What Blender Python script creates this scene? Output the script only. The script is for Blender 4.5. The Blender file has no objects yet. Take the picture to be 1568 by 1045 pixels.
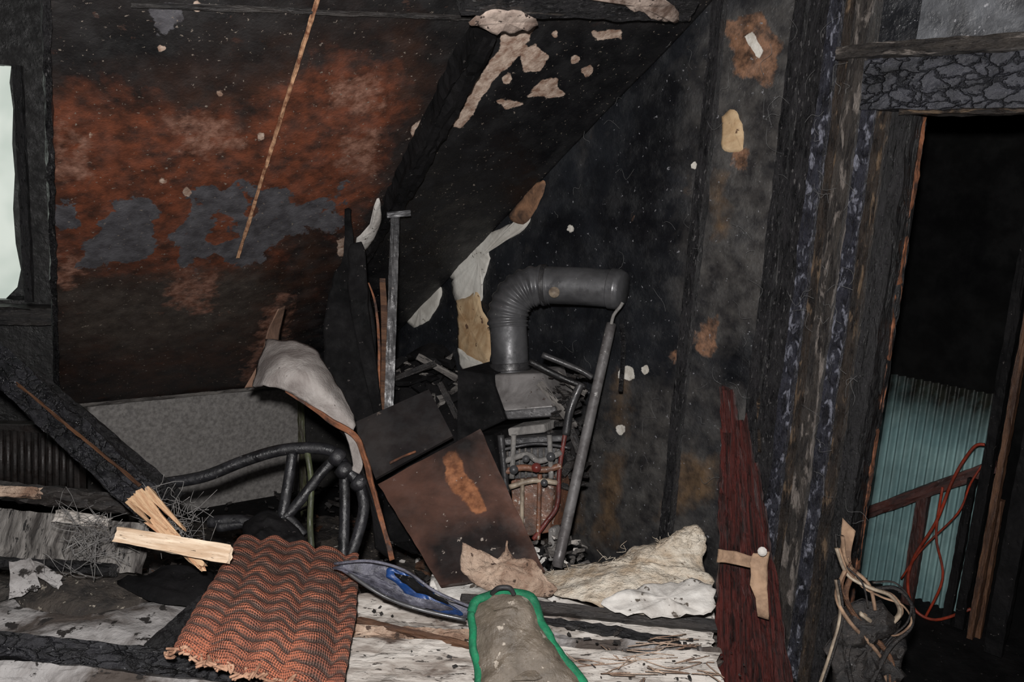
import bpy, math, random
import numpy as np
from mathutils import Vector, Matrix, noise
random.seed(7)
FPX=1900.0; CAM=Vector((0,0,1.6)); pt=math.radians(11); rl=math.radians(3.5)
F=Vector((0,math.cos(pt),-math.sin(pt))); U0=Vector((0,math.sin(pt),math.cos(pt))); R0=Vector((1,0,0))
U=math.cos(rl)*U0-math.sin(rl)*R0; R=math.cos(rl)*R0+math.sin(rl)*U0
cd=bpy.data.cameras.new('camera'); cam=bpy.data.objects.new('camera',cd); bpy.context.scene.collection.objects.link(cam)
m=Matrix.Identity(4)
for i,c in enumerate((R,U,-F)):
    for j in range(3): m[j][i]=c[j]
m.translation=CAM; cam.matrix_world=m
cd.sensor_width=36; cd.lens=FPX/2352*36; cd.clip_start=.02
bpy.context.scene.camera=cam
# ---- image-pixel helpers: pixel sight line + chosen depth / scene plane -> metric world point
def ray(px,py): return F+(px-1176)/FPX*R-(py-784)/FPX*U
def P(px,py,d): return CAM+ray(px,py)*d
def ON(px,py,pl):
    n,k=pl; r=ray(px,py); return CAM+r*((k-n.dot(CAM))/n.dot(r))
def G(px,py,z): return ON(px,py,(Vector((0,0,1)),z))
A=P(135,935,3.45);B=P(900,860,4.33);C=P(1560,90,2.69)
sn=(B-A).cross(C-A).normalized()
if sn.dot(CAM-A)<0: sn=-sn
SL=(sn,sn.dot(A))
K=3.3; wn=Vector((-1,-1,0)).normalized(); we=Vector((1,-1,0)).normalized(); B0=Vector((K/2,K/2,0))
def WL(h=0): return (wn,wn.dot(B0)+h)
def W(s,z,h=0): return B0+we*s+Vector((0,0,z))+wn*h
def sz(px,py,h=0):
    q=ON(px,py,WL(h)); return (q-B0).dot(we),q.z
def lin(c):
    o=[]
    for v in c[:3]:
        v/=255; o.append(v/12.92 if v<=.04045 else ((v+.055)/1.055)**2.4)
    return (*o,1)
# ---------------- materials
def mk(name,c1,c2,scale=5,det=8,rough=.6,bump=.3,bs=40,layers=(),spk=None,stretch=(1,1,1),met=0,crack=0,cs=25,spec=.5,lo=.38,hi=.62,uvstripe=None,bdist=.01,rv=.2,streak=None):
    mt=bpy.data.materials.new(name); mt.use_nodes=True; nt=mt.node_tree; N=nt.nodes; L=nt.links
    b=N['Principled BSDF']; tc=N.new('ShaderNodeTexCoord'); mp=N.new('ShaderNodeMapping'); mp.inputs['Scale'].default_value=stretch
    L.new(tc.outputs['Object'],mp.inputs['Vector']); co=mp.outputs[0]
    def nzn(s,d=6,dist=0,off=0):
        n=N.new('ShaderNodeTexNoise'); n.inputs['Scale'].default_value=s; n.inputs['Detail'].default_value=d; n.inputs['Roughness'].default_value=.62; n.inputs['Distortion'].default_value=dist
        if off:
            a=N.new('ShaderNodeVectorMath'); a.inputs[1].default_value=(off,off*1.7,off*.3); L.new(co,a.inputs[0]); L.new(a.outputs[0],n.inputs['Vector'])
        else: L.new(co,n.inputs['Vector'])
        return n
    def nz(s,d=6,dist=0,off=0): return nzn(s,d,dist,off).outputs['Fac']
    def mr(v,a,bb,t0=0,t1=1):
        n=N.new('ShaderNodeMapRange'); L.new(v,n.inputs[0]); n.inputs[1].default_value=a; n.inputs[2].default_value=bb; n.inputs[3].default_value=t0; n.inputs[4].default_value=t1; return n.outputs[0]
    def mix(fac,x,y):
        n=N.new('ShaderNodeMix'); n.data_type='RGBA'; L.new(fac,n.inputs[0])
        for s,v in ((n.inputs[6],x),(n.inputs[7],y)):
            if isinstance(v,tuple): s.default_value=v
            else: L.new(v,s)
        return n.outputs[2]
    def mth(op,x,y):
        n=N.new('ShaderNodeMath'); n.operation=op
        for s,v in ((n.inputs[0],x),(n.inputs[1],y)):
            if isinstance(v,(int,float)): s.default_value=v
            else: L.new(v,s)
        return n.outputs[0]
    col=mix(mr(nz(scale,det,.6),lo,hi),lin(c1),lin(c2))
    hgt=nz(bs,8)
    if streak:
        sc,th,cc=streak
        col=mix(mr(nz(sc,9,.5,17.1),th,th+.08),col,lin(cc))
    if uvstripe:
        uv=N.new('ShaderNodeTexCoord').outputs['UV']; sx=N.new('ShaderNodeSeparateXYZ'); L.new(uv,sx.inputs[0])
        fr,ca,zz,zf=uvstripe
        zig=mth('MULTIPLY',mth('SINE',mth('MULTIPLY',sx.outputs[0],zf),0),zz)
        w=mth('SINE',mth('MULTIPLY',mth('ADD',sx.outputs[1],zig),fr),0)
        w=mth('ADD',w,mth('MULTIPLY',mth('SUBTRACT',nz(14,6,0,3),.5),2.6))
        st=mr(w,-.5,.7)
        col=mix(st,col,mix(mr(nz(12,6,0,9),.4,.6),lin(ca[0]),lin(ca[1])))
        th=mth('ADD',mth('SINE',mth('MULTIPLY',sx.outputs[0],520),0),mth('SINE',mth('MULTIPLY',sx.outputs[1],560),0))
        hgt=mth('ADD',mth('ADD',hgt,mth('MULTIPLY',st,.3)),mth('MULTIPLY',th,.22))
        col=mix(mr(th,-2,.0),lin((66,50,43)),col)
    for i,(at,ca,cb,ns,amp,soft) in enumerate(layers):
        a=N.new('ShaderNodeAttribute'); a.attribute_name=at
        v=mth('ADD',a.outputs['Fac'],mth('MULTIPLY',mth('SUBTRACT',nz(ns,9,.3,3.1*i+1),.5),amp))
        v=mr(v,.5-soft,.5+soft)
        col=mix(v,col,mix(mr(nz(ns*2.3,6,0,7.7+i),.36,.64),lin(ca),lin(cb)))
        hgt=mth('ADD',hgt,mth('MULTIPLY',v,.35))
    if spk:
        sc,th,cc=spk
        col=mix(mr(nz(sc,5,0,13.3),th,th+.03),col,lin(cc))
    if crack:
        nn=nzn(7,5,0,5.5); va=N.new('ShaderNodeVectorMath'); va.operation='MULTIPLY_ADD'; L.new(nn.outputs['Color'],va.inputs[0]); va.inputs[1].default_value=(.16,.16,.16); L.new(co,va.inputs[2])
        v=N.new('ShaderNodeTexVoronoi'); v.feature='DISTANCE_TO_EDGE'; v.inputs['Scale'].default_value=cs; L.new(va.outputs[0],v.inputs['Vector'])
        e=mr(mth('ADD',v.outputs['Distance'],mth('MULTIPLY',mth('SUBTRACT',nz(50,4,0,2),.5),.12)),0,.09)
        hgt=mth('ADD',hgt,mth('MULTIPLY',e,crack))
        col=mix(mr(e,0,1,.45,1),(.003,.003,.003,1),col)
    bp=N.new('ShaderNodeBump'); bp.inputs['Strength'].default_value=bump; bp.inputs['Distance'].default_value=bdist
    L.new(hgt,bp.inputs['Height']); L.new(bp.outputs[0],b.inputs['Normal'])
    L.new(col,b.inputs['Base Color']); b.inputs['Metallic'].default_value=met
    L.new(mr(nz(scale*3,5,0,21),.38,.62,max(rough-rv,.1),min(rough+.2,1)),b.inputs['Roughness'])
    b.inputs['Specular IOR Level'].default_value=spec
    return mt
# ---------------- mesh helpers
SC=bpy.context.scene.collection
def obj(name,vs,fs,mat,parent=None,smooth=False,uvs=None,attrs=None,mw=None):
    me=bpy.data.meshes.new(name); me.from_pydata([tuple(v) for v in vs],[],fs); me.update()
    if smooth: me.polygons.foreach_set('use_smooth',[True]*len(me.polygons))
    if uvs is not None:
        ul=me.uv_layers.new(name='UVMap')
        li=np.zeros(len(me.loops),dtype=np.int32); me.loops.foreach_get('vertex_index',li)
        ul.data.foreach_set('uv',np.array(uvs,dtype=np.float32)[li].ravel())
    if attrs:
        for k,v in attrs.items():
            a=me.attributes.new(k,'FLOAT','POINT'); a.data.foreach_set('value',np.asarray(v,dtype=np.float32))
    o=bpy.data.objects.new(name,me); SC.objects.link(o)
    if mat: me.materials.append(mat)
    if mw is not None: o.matrix_world=mw
    if parent: o.parent=parent
    return o
def empty(name,loc=(0,0,0)):
    e=bpy.data.objects.new(name,None); e.empty_display_size=.1; SC.objects.link(e); return e
def projn(V):
    V=np.asarray(V)-np.array(CAM); x=V@np.array(R);y=V@np.array(U);z=V@np.array(F)
    return np.stack([1176+FPX*x/z,784-FPX*y/z],1)
def sdp(pts,poly):
    poly=np.array(poly,float); n=len(poly); d=np.full(len(pts),1e9); ins=np.zeros(len(pts),bool)
    for i in range(n):
        a=poly[i];b=poly[(i+1)%n]; ab=b-a; ap=pts-a
        t=np.clip((ap@ab)/max(ab@ab,1e-9),0,1); q=ap-t[:,None]*ab
        d=np.minimum(d,np.hypot(q[:,0],q[:,1]))
        c=((a[1]>pts[:,1])!=(b[1]>pts[:,1]))
        with np.errstate(all='ignore'):
            xi=a[0]+(pts[:,1]-a[1])*(b[0]-a[0])/(b[1]-a[1] if b[1]!=a[1] else 1e-9)
        ins^=c&(pts[:,0]<xi)
    return np.where(ins,-d,d)
def masks(V,spec):
    px=projn(V); out={}
    for k,sp in spec.items():
        w,polys=sp[0],sp[1]; cap=sp[2] if len(sp)>2 else 1
        mval=np.zeros(len(px))
        for po in polys:
            if len(po)==3 and not isinstance(po[0],(tuple,list)):
                po=[(po[0]+po[2]*math.cos(a)*random.uniform(.75,1.2),po[1]+po[2]*math.sin(a)*random.uniform(.75,1.2)) for a in np.linspace(0,2*math.pi,11)[:-1]]
            mval=np.maximum(mval,np.clip(.5-sdp(px,po)/(2*w),0,cap))
        out[k]=mval
    return out
def plate(name,c,step,mat,thick=.012,spec=None,disp=0,dsc=4,parent=None,rag=0,bend=None,smooth=False):
    TL,TR,BR,BL=c; nx=max(2,int((TR-TL).length/step)); ny=max(2,int((BL-TL).length/step))
    nrm=(TR-TL).cross(BL-TL).normalized()
    if nrm.dot(CAM-TL)<0: nrm=-nrm
    vs=[]
    for j in range(ny+1):
        v=j/ny
        for i in range(nx+1):
            u=i/nx; q=(TL*(1-u)+TR*u)*(1-v)+(BL*(1-u)+BR*u)*v
            if rag and (i in(0,nx) or j in(0,ny)):
                q=q+noise.noise_vector(q*18)*rag
            if disp: q=q+nrm*noise.fractal(q*dsc,.9,2,4)*disp
            if bend: q=q+nrm*bend*math.sin(math.pi*v)
            vs.append(q)
    n0=len(vs); fs=[]
    for j in range(ny):
        for i in range(nx):
            a=j*(nx+1)+i; fs.append((a,a+1,a+nx+2,a+nx+1))
    back=[]
    if thick:
        back=[q-nrm*thick for q in vs]
        fs+= [tuple(x+n0 for x in reversed(t)) for t in list(fs)]
        loop=[i for i in range(nx+1)]+[j*(nx+1)+nx for j in range(1,ny+1)]+[ny*(nx+1)+i for i in range(nx-1,-1,-1)]+[j*(nx+1) for j in range(ny-1,0,-1)]
        for k in range(len(loop)):
            a=loop[k];b=loop[(k+1)%len(loop)]; fs.append((b,a,a+n0,b+n0))
    al=vs+back
    at=masks([tuple(v) for v in al],spec) if spec else None
    return obj(name,al,fs,mat,parent,attrs=at,smooth=smooth)
def crs(pts,n):
    out=[]; pts=[Vector(p) for p in pts]
    for i in range(len(pts)-1):
        p0=pts[max(i-1,0)];p1=pts[i];p2=pts[i+1];p3=pts[min(i+2,len(pts)-1)]
        for k in range(n):
            t=k/n; out.append(.5*((2*p1)+(p2-p0)*t+(2*p0-5*p1+4*p2-p3)*t*t+(3*p1-p0-3*p2+p3)*t**3))
    out.append(pts[-1]); return out
def tubeg(pts,rad,seg=12,n=6,rf=None,flat=1,smoothpath=True):
    ps=crs(pts,n) if smoothpath else [Vector(p) for p in pts]
    vs=[];fs=[]; T=(ps[1]-ps[0]).normalized(); up=Vector((0,0,1)) if abs(T.z)<.9 else Vector((1,0,0)); X=T.cross(up).normalized()
    M=len(ps)
    for i,p in enumerate(ps):
        T=(ps[min(i+1,M-1)]-ps[max(i-1,0)]).normalized(); X=(X-T*X.dot(T)).normalized(); Y=T.cross(X)
        t=i/(M-1); r=rad*(rf(t,i) if rf else 1)
        for k in range(seg):
            a=2*math.pi*k/seg; vs.append(p+X*r*math.cos(a)+Y*r*flat*math.sin(a))
    for i in range(M-1):
        for k in range(seg):
            a=i*seg+k;b=i*seg+(k+1)%seg; fs.append((a,b,b+seg,a+seg))
    fs.append(tuple(range(seg-1,-1,-1))); fs.append(tuple((M-1)*seg+k for k in range(seg)))
    return vs,fs
def tube(name,pts,rad,mat,parent=None,**k):
    v,f=tubeg(pts,rad,**k); return obj(name,v,f,mat,parent,smooth=True)
def hairs(name,lines,rad,mat,parent=None,seg=4,n=3):
    vs=[];fs=[]
    for l in lines:
        v,f=tubeg(l,rad,seg=seg,n=n); b=len(vs); vs+=v; fs+=[tuple(x+b for x in t) for t in f]
    return obj(name,vs,fs,mat,parent,smooth=True)
def plank(name,p0,p1,w,t,mat,face=None,w1=None,rough=.004,splin=.0,seed=0,parent=None,step=.02,seg=6):
    p0=Vector(p0);p1=Vector(p1); X=(p1-p0); Ln=X.length; X.normalize()
    fc=Vector(face) if face is not None else (CAM-(p0+p1)/2)
    Z=(fc-X*fc.dot(X)).normalized(); Y=Z.cross(X); w1=w1 or w
    n=max(6,int(Ln/step)); ring=[]
    for k in range(seg+1): ring.append((-.5+k/seg,.5))
    for k in range(1,3): ring.append((.5,.5-k/2))
    for k in range(1,seg+1): ring.append((.5-k/seg,-.5))
    ring.append((-.5,0)); m_=len(ring)
    vs=[];fs=[]
    for i in range(n+1):
        u=i/n; ww=w*(1-u)+w1*u
        for k,(a,b) in enumerate(ring):
            x=u*Ln
            q=Vector((x,a*ww,b*t)); nv=noise.noise_vector(Vector((x*9+seed*7.3,a*5+seed,b*3)))*rough+noise.noise_vector(Vector((x*40+seed*7.3,a*12+seed,b*5)))*rough*.6
            q+=Vector((0,nv.y,nv.z))
            if i==n and splin: q.x+=splin*(noise.noise(Vector((a*9+seed*3,b*2,seed)))*1.4)
            if i==0 and splin: q.x+=splin*.7*noise.noise(Vector((a*9,b*2,seed+5)))
            vs.append(q)
    for i in range(n):
        for k in range(m_):
            a=i*m_+k;b=i*m_+(k+1)%m_; fs.append((a,a+m_,b+m_,b))
    fs.append(tuple(range(m_))); fs.append(tuple(n*m_+k for k in range(m_-1,-1,-1)))
    mw=Matrix((( X.x,Y.x,Z.x,p0.x),(X.y,Y.y,Z.y,p0.y),(X.z,Y.z,Z.z,p0.z),(0,0,0,1)))
    return obj(name,vs,fs,mat,parent,mw=mw)
def sheet(name,rows,mat,sub=6,thick=.004,parent=None,jit=.004,uv=True,spec=None,fn=None):
    g=[crs(r,sub) for r in rows]; cols=len(g[0])
    g2=[crs([g[j][i] for j in range(len(g))],sub) for i in range(cols)]
    nr=len(g2[0]); vs=[];uvs=[]
    for j in range(nr):
        for i in range(cols):
            q=g2[i][j]; q=q+noise.noise_vector(q*22)*jit
            if fn: q=q+fn(i/(cols-1),j/(nr-1))
            vs.append(q); uvs.append((i/(cols-1),j/(nr-1)))
    fs=[(j*cols+i,j*cols+i+1,(j+1)*cols+i+1,(j+1)*cols+i) for j in range(nr-1) for i in range(cols-1)]
    at=masks([tuple(v) for v in vs],spec) if spec else None
    o=obj(name,vs,fs,mat,parent,smooth=True,uvs=uvs,attrs=at)
    md=o.modifiers.new('s','SOLIDIFY'); md.thickness=thick; md.offset=0
    return o
def pillow(name,out,nrm,h,mat,rings=10,n=3,jag=.0,lump=.0,ls=14,parent=None,spec=None,base=.01,fine=0):
    ol=crs(out+[out[0]],n)[:-1]; 
    if jag: ol=[q+noise.noise_vector(q*25)*jag+noise.noise_vector(q*80)*jag*.6 for q in ol]
    c=sum(ol,Vector())/len(ol); nrm=Vector(nrm).normalized(); M=len(ol); vs=[c+nrm*h];fs=[]
    for r in range(1,rings+1):
        t=r/rings
        for q in ol:
            pnt=c.lerp(q,t); pnt=pnt+nrm*(h*(1-t**3)+lump*noise.fractal(pnt*ls,.8,2,4)+fine*noise.noise(pnt*75)); vs.append(pnt)
    for k in range(M): fs.append((0,1+k,1+(k+1)%M))
    for r in range(rings-1):
        for k in range(M):
            a=1+r*M+k;b=1+r*M+(k+1)%M; fs.append((a,a+M,b+M,b))
    lb=1+(rings-1)*M; b0=len(vs)
    vs+=[v-nrm*base for v in vs[lb:lb+M]]
    for k in range(M): fs.append((lb+k,b0+k,b0+(k+1)%M,lb+(k+1)%M))
    fs.append(tuple(b0+k for k in range(M)))
    at=masks([tuple(v) for v in vs],spec) if spec else None
    return obj(name,vs,fs,mat,parent,smooth=True,attrs=at),ol
def box(name,c,ax,ay,az,mat,parent=None,taper=1,bev=.004):
    vs=[];c=Vector(c)
    for k in(-1,1):
        tp=taper if k>0 else 1
        for a,b in((-1,-1),(1,-1),(1,1),(-1,1)): vs.append(c+ax*a*tp/2+ay*b*tp/2+az*k/2)
    fs=[(3,2,1,0),(4,5,6,7),(0,1,5,4),(1,2,6,5),(2,3,7,6),(3,0,4,7)]
    o=obj(name,vs,fs,mat,parent); md=o.modifiers.new('b','BEVEL'); md.width=bev; md.segments=2; return o
Z=Vector((0,0,1))
# ---------------- material set
M_slope=mk('sooty_ceiling_board',(23,23,24),(38,36,36),4,layers=[
 ('brown',(64,45,37),(38,31,29),5,1.3,.45),
 ('rust',(122,70,50),(64,42,34),8,1.9,.25),
 ('grayb',(76,68,62),(54,47,43),9,1.2,.3),
 ('pinkb',(150,112,96),(98,64,50),18,1.9,.2),
 ('gray',(92,91,95),(64,62,65),9,2.0,.03),
 ('blk',(15,15,17),(24,24,26),6,.8,.4),
 ('white',(206,186,170),(140,112,96),16,1.1,.04)],spk=(75,.65,(132,122,112)),bump=.35,bs=130,rough=.5,rv=.22)
M_wall=mk('sooty_wall',(17,18,21),(34,36,40),3.2,layers=[
 ('grayw',(74,72,70),(38,37,38),7,1.9,.35),
 ('tan',(98,80,62),(56,47,40),9,1.6,.25),
 ('orange',(132,98,76),(62,48,40),14,1.8,.1),
 ('white',(214,210,202),(176,170,160),14,.9,.03)],spk=(60,.665,(124,124,128)),bump=.4,bs=70,rough=.42,rv=.28)
M_char=mk('charred_wood',(14,14,15),(32,31,33),10,bump=.9,bs=34,rough=.48,rv=.3,stretch=(1,3,3),bdist=.015,spk=(80,.68,(100,98,100)))
M_charC=mk('alligatored_char',(20,20,22),(44,44,48),10,bump=.8,bs=40,crack=.5,cs=17,rough=.42,rv=.25,stretch=(1,2.2,2.2),bdist=.012,spk=(60,.66,(96,96,100)))
M_charV=mk('charred_lintel',(28,29,32),(60,61,67),8,bump=.8,bs=40,crack=1.0,cs=19,rough=.34,rv=.22,bdist=.014,stretch=(1,1.6,1.6))
M_charp=mk('charred_board',(24,23,24),(50,46,44),6,bump=.6,bs=40,rough=.5,stretch=(1,5,5),spk=(60,.66,(116,110,104)))
M_soft=mk('matte_char',(12,12,13),(24,23,24),7,rough=.85,spec=.12,bump=.5,spk=(50,.67,(80,76,74)))
M_brownwood=mk('brown_wood',(58,38,28),(100,70,50),6,bump=.6,bs=30,rough=.55,stretch=(1,9,9))
M_fresh=mk('splintered_wood',(226,190,152),(176,122,88),6,bump=.7,bs=30,rough=.7,stretch=(1.2,14,14),lo=.42,hi=.7)
M_whitebd=mk('peeling_white_board',(200,194,187),(128,118,110),6,bump=.7,bs=30,rough=.8,stretch=(1,6,6),spk=(24,.6,(60,54,50)),streak=(4,.6,(74,60,52)),lo=.42,hi=.66)
M_ashbd=mk('ash_dusted_board',(160,157,156),(70,62,57),5,bump=.8,bs=40,rough=.85,spk=(20,.58,(34,30,28)),lo=.42,hi=.58)
M_graybd=mk('weathered_gray_board',(118,114,110),(60,56,54),8,bump=.7,bs=30,rough=.8,stretch=(1,5,5),spk=(30,.6,(28,26,26)))
M_metal=mk('sooty_galvanised_metal',(64,64,66),(88,88,90),6,met=.35,rough=.46,bump=.08,bs=50,spk=(60,.68,(150,148,145)))
M_metald=mk('dark_metal',(40,40,42),(66,65,66),10,met=.3,rough=.45,bump=.2,spk=(60,.66,(120,112,108)))
M_black=mk('black_soot_surface',(14,14,15),(28,27,28),6,rough=.5,rv=.25,bump=.4,spk=(60,.68,(90,88,86)))
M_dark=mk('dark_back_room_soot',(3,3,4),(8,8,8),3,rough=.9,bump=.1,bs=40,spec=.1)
M_rustp=mk('scorched_steel_panel',(92,66,57),(60,46,41),5,rough=.36,bump=.12,layers=[('orange',(160,108,76),(104,66,46),16,1.5,.1),('dark',(40,33,32),(28,25,25),6,1.2,.3)],spk=(34,.66,(150,140,132)))
M_plast=mk('pale_gray_panel',(132,129,126),(96,94,92),30,bump=.5,bs=120,rough=.85,spk=(70,.64,(160,156,152)),stretch=(1,1,.5))
M_wool=mk('insulation_wool',(232,222,206),(190,170,146),12,bump=1,bs=60,rough=.95,bdist=.015,spk=(30,.66,(130,112,94)),stretch=(1,1,2))
M_wool2=mk('brownish_wool',(204,180,160),(140,112,94),12,bump=1,bs=60,rough=.95,bdist=.015,spk=(36,.62,(84,66,56)))
M_plasterw=mk('white_plaster',(216,213,208),(166,160,154),7,bump=.5,bs=40,rough=.9,spk=(24,.61,(80,72,64)))
M_paperw=mk('peeled_plaster_white',(212,210,203),(182,178,170),6,bump=.3,bs=50,rough=.9,spk=(22,.66,(96,90,84)))
M_papert=mk('scorched_paper_tan',(196,172,138),(156,126,92),9,bump=.3,bs=50,rough=.9,spk=(26,.63,(90,66,48)))
M_papero=mk('scorched_paper_brown',(140,104,78),(70,52,42),14,bump=.4,bs=50,rough=.9)
M_ash=mk('ash_and_soot',(32,29,28),(74,67,61),9,bump=1,bs=40,rough=.9,layers=[('white',(150,144,138),(84,78,73),9,1.8,.25)],spk=(50,.62,(150,142,130)),bdist=.015)
M_fabric=mk('felt_sheet',(168,162,158),(126,118,114),9,bump=.5,bs=90,rough=.95,spk=(35,.67,(60,52,48)))
M_orangee=mk('orange_edge',(134,84,56),(54,38,32),20,bump=.6,rough=.8)
M_redw=mk('red_charred_timber',(28,18,17),(92,42,38),9,bump=1,bs=22,rough=.42,rv=.2,stretch=(.5,13,13),bdist=.015,spk=(50,.68,(120,84,78)))
M_cloth=mk('tan_cloth',(160,132,108),(100,78,62),14,bump=.6,rough=.95)
M_mat=mk('woven_mat',(116,92,82),(88,68,60),12,bump=.8,bs=110,rough=.85,uvstripe=(92,((184,110,82),(140,84,66)),.009,48),bdist=.008)
M_matedge=mk('mat_fringe',(190,150,124),(128,92,72),30,bump=.8,rough=.95)
M_blue=mk('blue_umbrella_cloth',(30,66,124),(22,38,70),14,bump=.3,rough=.4)
M_grayum=mk('melted_gray_fabric',(48,48,56),(96,96,108),16,bump=.7,rough=.32)
M_green=mk('green_binding',(14,124,82),(12,84,58),14,bump=.6,bs=60,rough=.8)
M_mitt=mk('dirty_quilted_cloth',(112,102,90),(70,62,53),7,bump=.6,bs=60,rough=.45,rv=.25,spk=(30,.63,(160,150,138)))
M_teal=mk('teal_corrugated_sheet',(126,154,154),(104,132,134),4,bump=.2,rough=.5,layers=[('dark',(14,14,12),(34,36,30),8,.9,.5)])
M_red=mk('red_pipe',(104,44,38),(64,38,36),12,rough=.5,bump=.3)
M_cable=mk('orange_cable',(150,52,30),(96,40,28),12,rough=.5,bump=.1)
M_cream=mk('cream_wire',(160,146,128),(96,84,72),20,rough=.6,bump=.3)
M_web=mk('cobweb_thread',(110,110,110),(76,76,76),9,rough=.9,bump=0)
M_copper=mk('scorched_copper',(122,82,62),(70,54,46),14,rough=.5,bump=.4,spk=(60,.6,(170,162,154)))
# ---------------- room shell
ZT=2.3
def line_at(z):
    n1,k1=SL; n2,k2=WL()
    Mx=np.array([list(n1),list(n2),[0,0,1]]); return Vector(np.linalg.solve(Mx,np.array([k1,k2,z])))
ZB=A.z
BR_=line_at(ZB); TR_=line_at(ZT)
BL_=ON(131,935,SL)
dirL=(ON(106,100,SL)-BL_); TL_=BL_+dirL*((ZT-BL_.z)/dirL.z)
spec={'brown':(70,[[(110,200),(760,120),(960,60),(1000,200),(800,580),(640,860),(350,900),(140,860),(120,500)]]),
'rust':(60,[[(125,330),(150,215),(330,225),(470,300),(520,250),(560,330),(640,180),(760,130),(900,170),(930,240),(850,420),(800,520),(720,500),(640,580),(560,620),(430,720),(390,640),(250,600),(140,640)]],.92),
'grayb':(60,[[(140,660),(350,640),(560,620),(640,660),(560,760),(350,800),(150,800)]],.9),
'pinkb':(35,[[(390,270),(500,280),(560,330),(440,350)],[(760,190),(880,180),(860,260),(760,250)],[(390,640),(490,640),(480,710),(390,700)],[(130,290),(200,320),(190,410),(120,390)],[(620,710),(655,690),(650,760),(600,800),(580,850),(565,880),(590,790)],[(790,330),(870,300),(850,390),(790,390)],[(120,590),(200,600),(160,650),(120,650)]],.62),
'gray':(34,[[(250,455),(350,455),(355,565),(345,612),(190,608),(205,560),(235,530)],[(415,435),(535,425),(580,480),(550,515),(480,505),(485,605),(415,605),(385,540),(430,520)],[(560,425),(640,420),(690,470),(780,435),(790,500),(770,545),(700,535),(640,545),(600,600),(520,602),(490,570),(550,530),(590,490)],[(345,20),(405,20),(395,80),(355,90)],[(130,470),(175,460),(170,530),(130,530)]],.78),
'blk':(40,[[(1130,70),(1600,40),(1240,440),(900,900),(760,900),(880,640),(940,480)],[(640,900),(700,760),(800,620),(920,480),(900,900)]],.9),
'white':(12,[[(1195,115),(1230,103),(1262,130),(1240,163),(1205,165)],[(1210,222),(1245,182),(1280,180),(1285,205),(1300,220),(1255,222)],[(1143,232),(1170,225),(1200,240),(1165,250)],(600,314,11),(370,110,10),(1165,180,12),(1320,135,10),(1350,165,13),(1275,78,8),
 [(1360,72),(1430,68),(1428,90),(1370,92)],[(1150,60),(1235,55),(1190,130),(1130,190),(1060,300),(1040,290),(1085,200),(1150,110)],[(1015,175),(1060,140),(1045,195),(1012,220)],[(945,295),(1000,250),(988,295),(948,315)],[(820,590),(850,520),(870,460),(872,530),(850,570)],[(772,552),(810,540),(814,580),(778,592)],
 (450,15,14),(375,415,8),(430,440,9),(210,310,7),(505,215,7)]),}
ceil=plate('ceiling_slope',[TL_,TR_,BR_,BL_],.012,M_slope,thick=.02,spec=spec,disp=.006,dsc=3,smooth=True)
ext=Vector((-1,-1,0)).normalized()*5
obj('ceiling',[TL_,TR_,W(2.2,ZT),W(2.2,ZT)+ext,TL_+ext],[(0,1,2,3,4)],M_black)
plate('wall_knee',[BL_,BR_,Vector((BR_.x,BR_.y,0)),Vector((BL_.x,BL_.y,0))],.03,mk('knee_wall_panel',(26,25,25),(42,40,38),5,bump=.4,layers=[('pale',(134,131,128),(100,97,95),26,.3,.1)],spk=(60,.67,(124,120,116)),stretch=(1,1,1),rough=.85),thick=.02,
 spec={'pale':(5,[[(205,900),(688,860),(688,1260),(330,1260),(205,1000)]])})
plank('trim_knee',BL_+Vector((0,-.02,.0)),BR_+Vector((0,-.02,.0)),.014,.012,M_graybd)
plank('trim_panel_edge',P(690,895,3.85),P(700,1250,3.85),.03,.015,mk('green_painted_wood',(70,74,44),(50,46,34),8,stretch=(1,6,6)))
so,zo=sz(2080,258); s0=(BR_-B0).dot(we)
wspec={'grayw':(60,[[(1560,700),(1640,800),(1860,700),(1860,0),(1640,0),(1600,300)],[(1400,900),(1620,850),(1640,1300),(1380,1260)],[(1640,900),(1830,900),(1800,1500),(1640,1400)],[(1190,1000),(1560,960),(1560,1280),(1190,1280)],[(1540,1020),(1650,1000),(1650,1250),(1480,1230)]],.85),
'tan':(35,[[(1400,1050),(1440,1050),(1400,1240),(1370,1240)],[(1430,850),(1440,1000),(1400,960)],[(1560,1050),(1640,1060),(1640,1130),(1520,1180)],[(1740,1180),(1780,1180),(1770,1400),(1730,1400)],[(1640,400),(1665,400),(1660,520),(1640,540)],[(1230,1080),(1340,1080),(1330,1230),(1230,1230)]]),
'orange':(20,[[(1605,740),(1640,735),(1648,770),(1630,820),(1600,805)],[(1535,812),(1580,810),(1582,838),(1545,832)],[(1660,50),(1745,35),(1790,100),(1770,190),(1690,170)],[(1690,350),(1712,345),(1705,390),(1690,385)]]),
'white':(12,[[(1618,210),(1634,212),(1640,322),(1620,330)],(1440,857,20),(1483,850,11),(1426,987,12),[(1640,10),(1660,0),(1655,60),(1635,80)],[(1705,80),(1728,70),(1755,120),(1742,135)],(1480,145,12),(1310,525,8),(1595,380,7)])}
wr=plate('wall_right',[W(s0-.1,ZT),W(so,ZT),W(so,0),W(s0-.1,0)],.011,M_wall,thick=.1,spec=wspec,disp=.004,dsc=5)
def wp(nm,pts,mat,h=.006,jag=.006,lift=.004):
    pillow(nm,[ON(x,y,WL(h)) for x,y in pts],wn,lift,mat,rings=6,n=5,jag=jag,lump=.003,ls=10,parent=wr,base=.006)
wp('peeled_paper_white',[(1208,486),(1178,512),(1140,530),(1100,534),(1060,534),(1032,578),(1008,622),(1034,640),(1038,670),(1050,700),(1075,700),(1104,690),(1110,640),(1124,600),(1122,566),(1182,542),(1215,505)],M_paperw)
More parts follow.
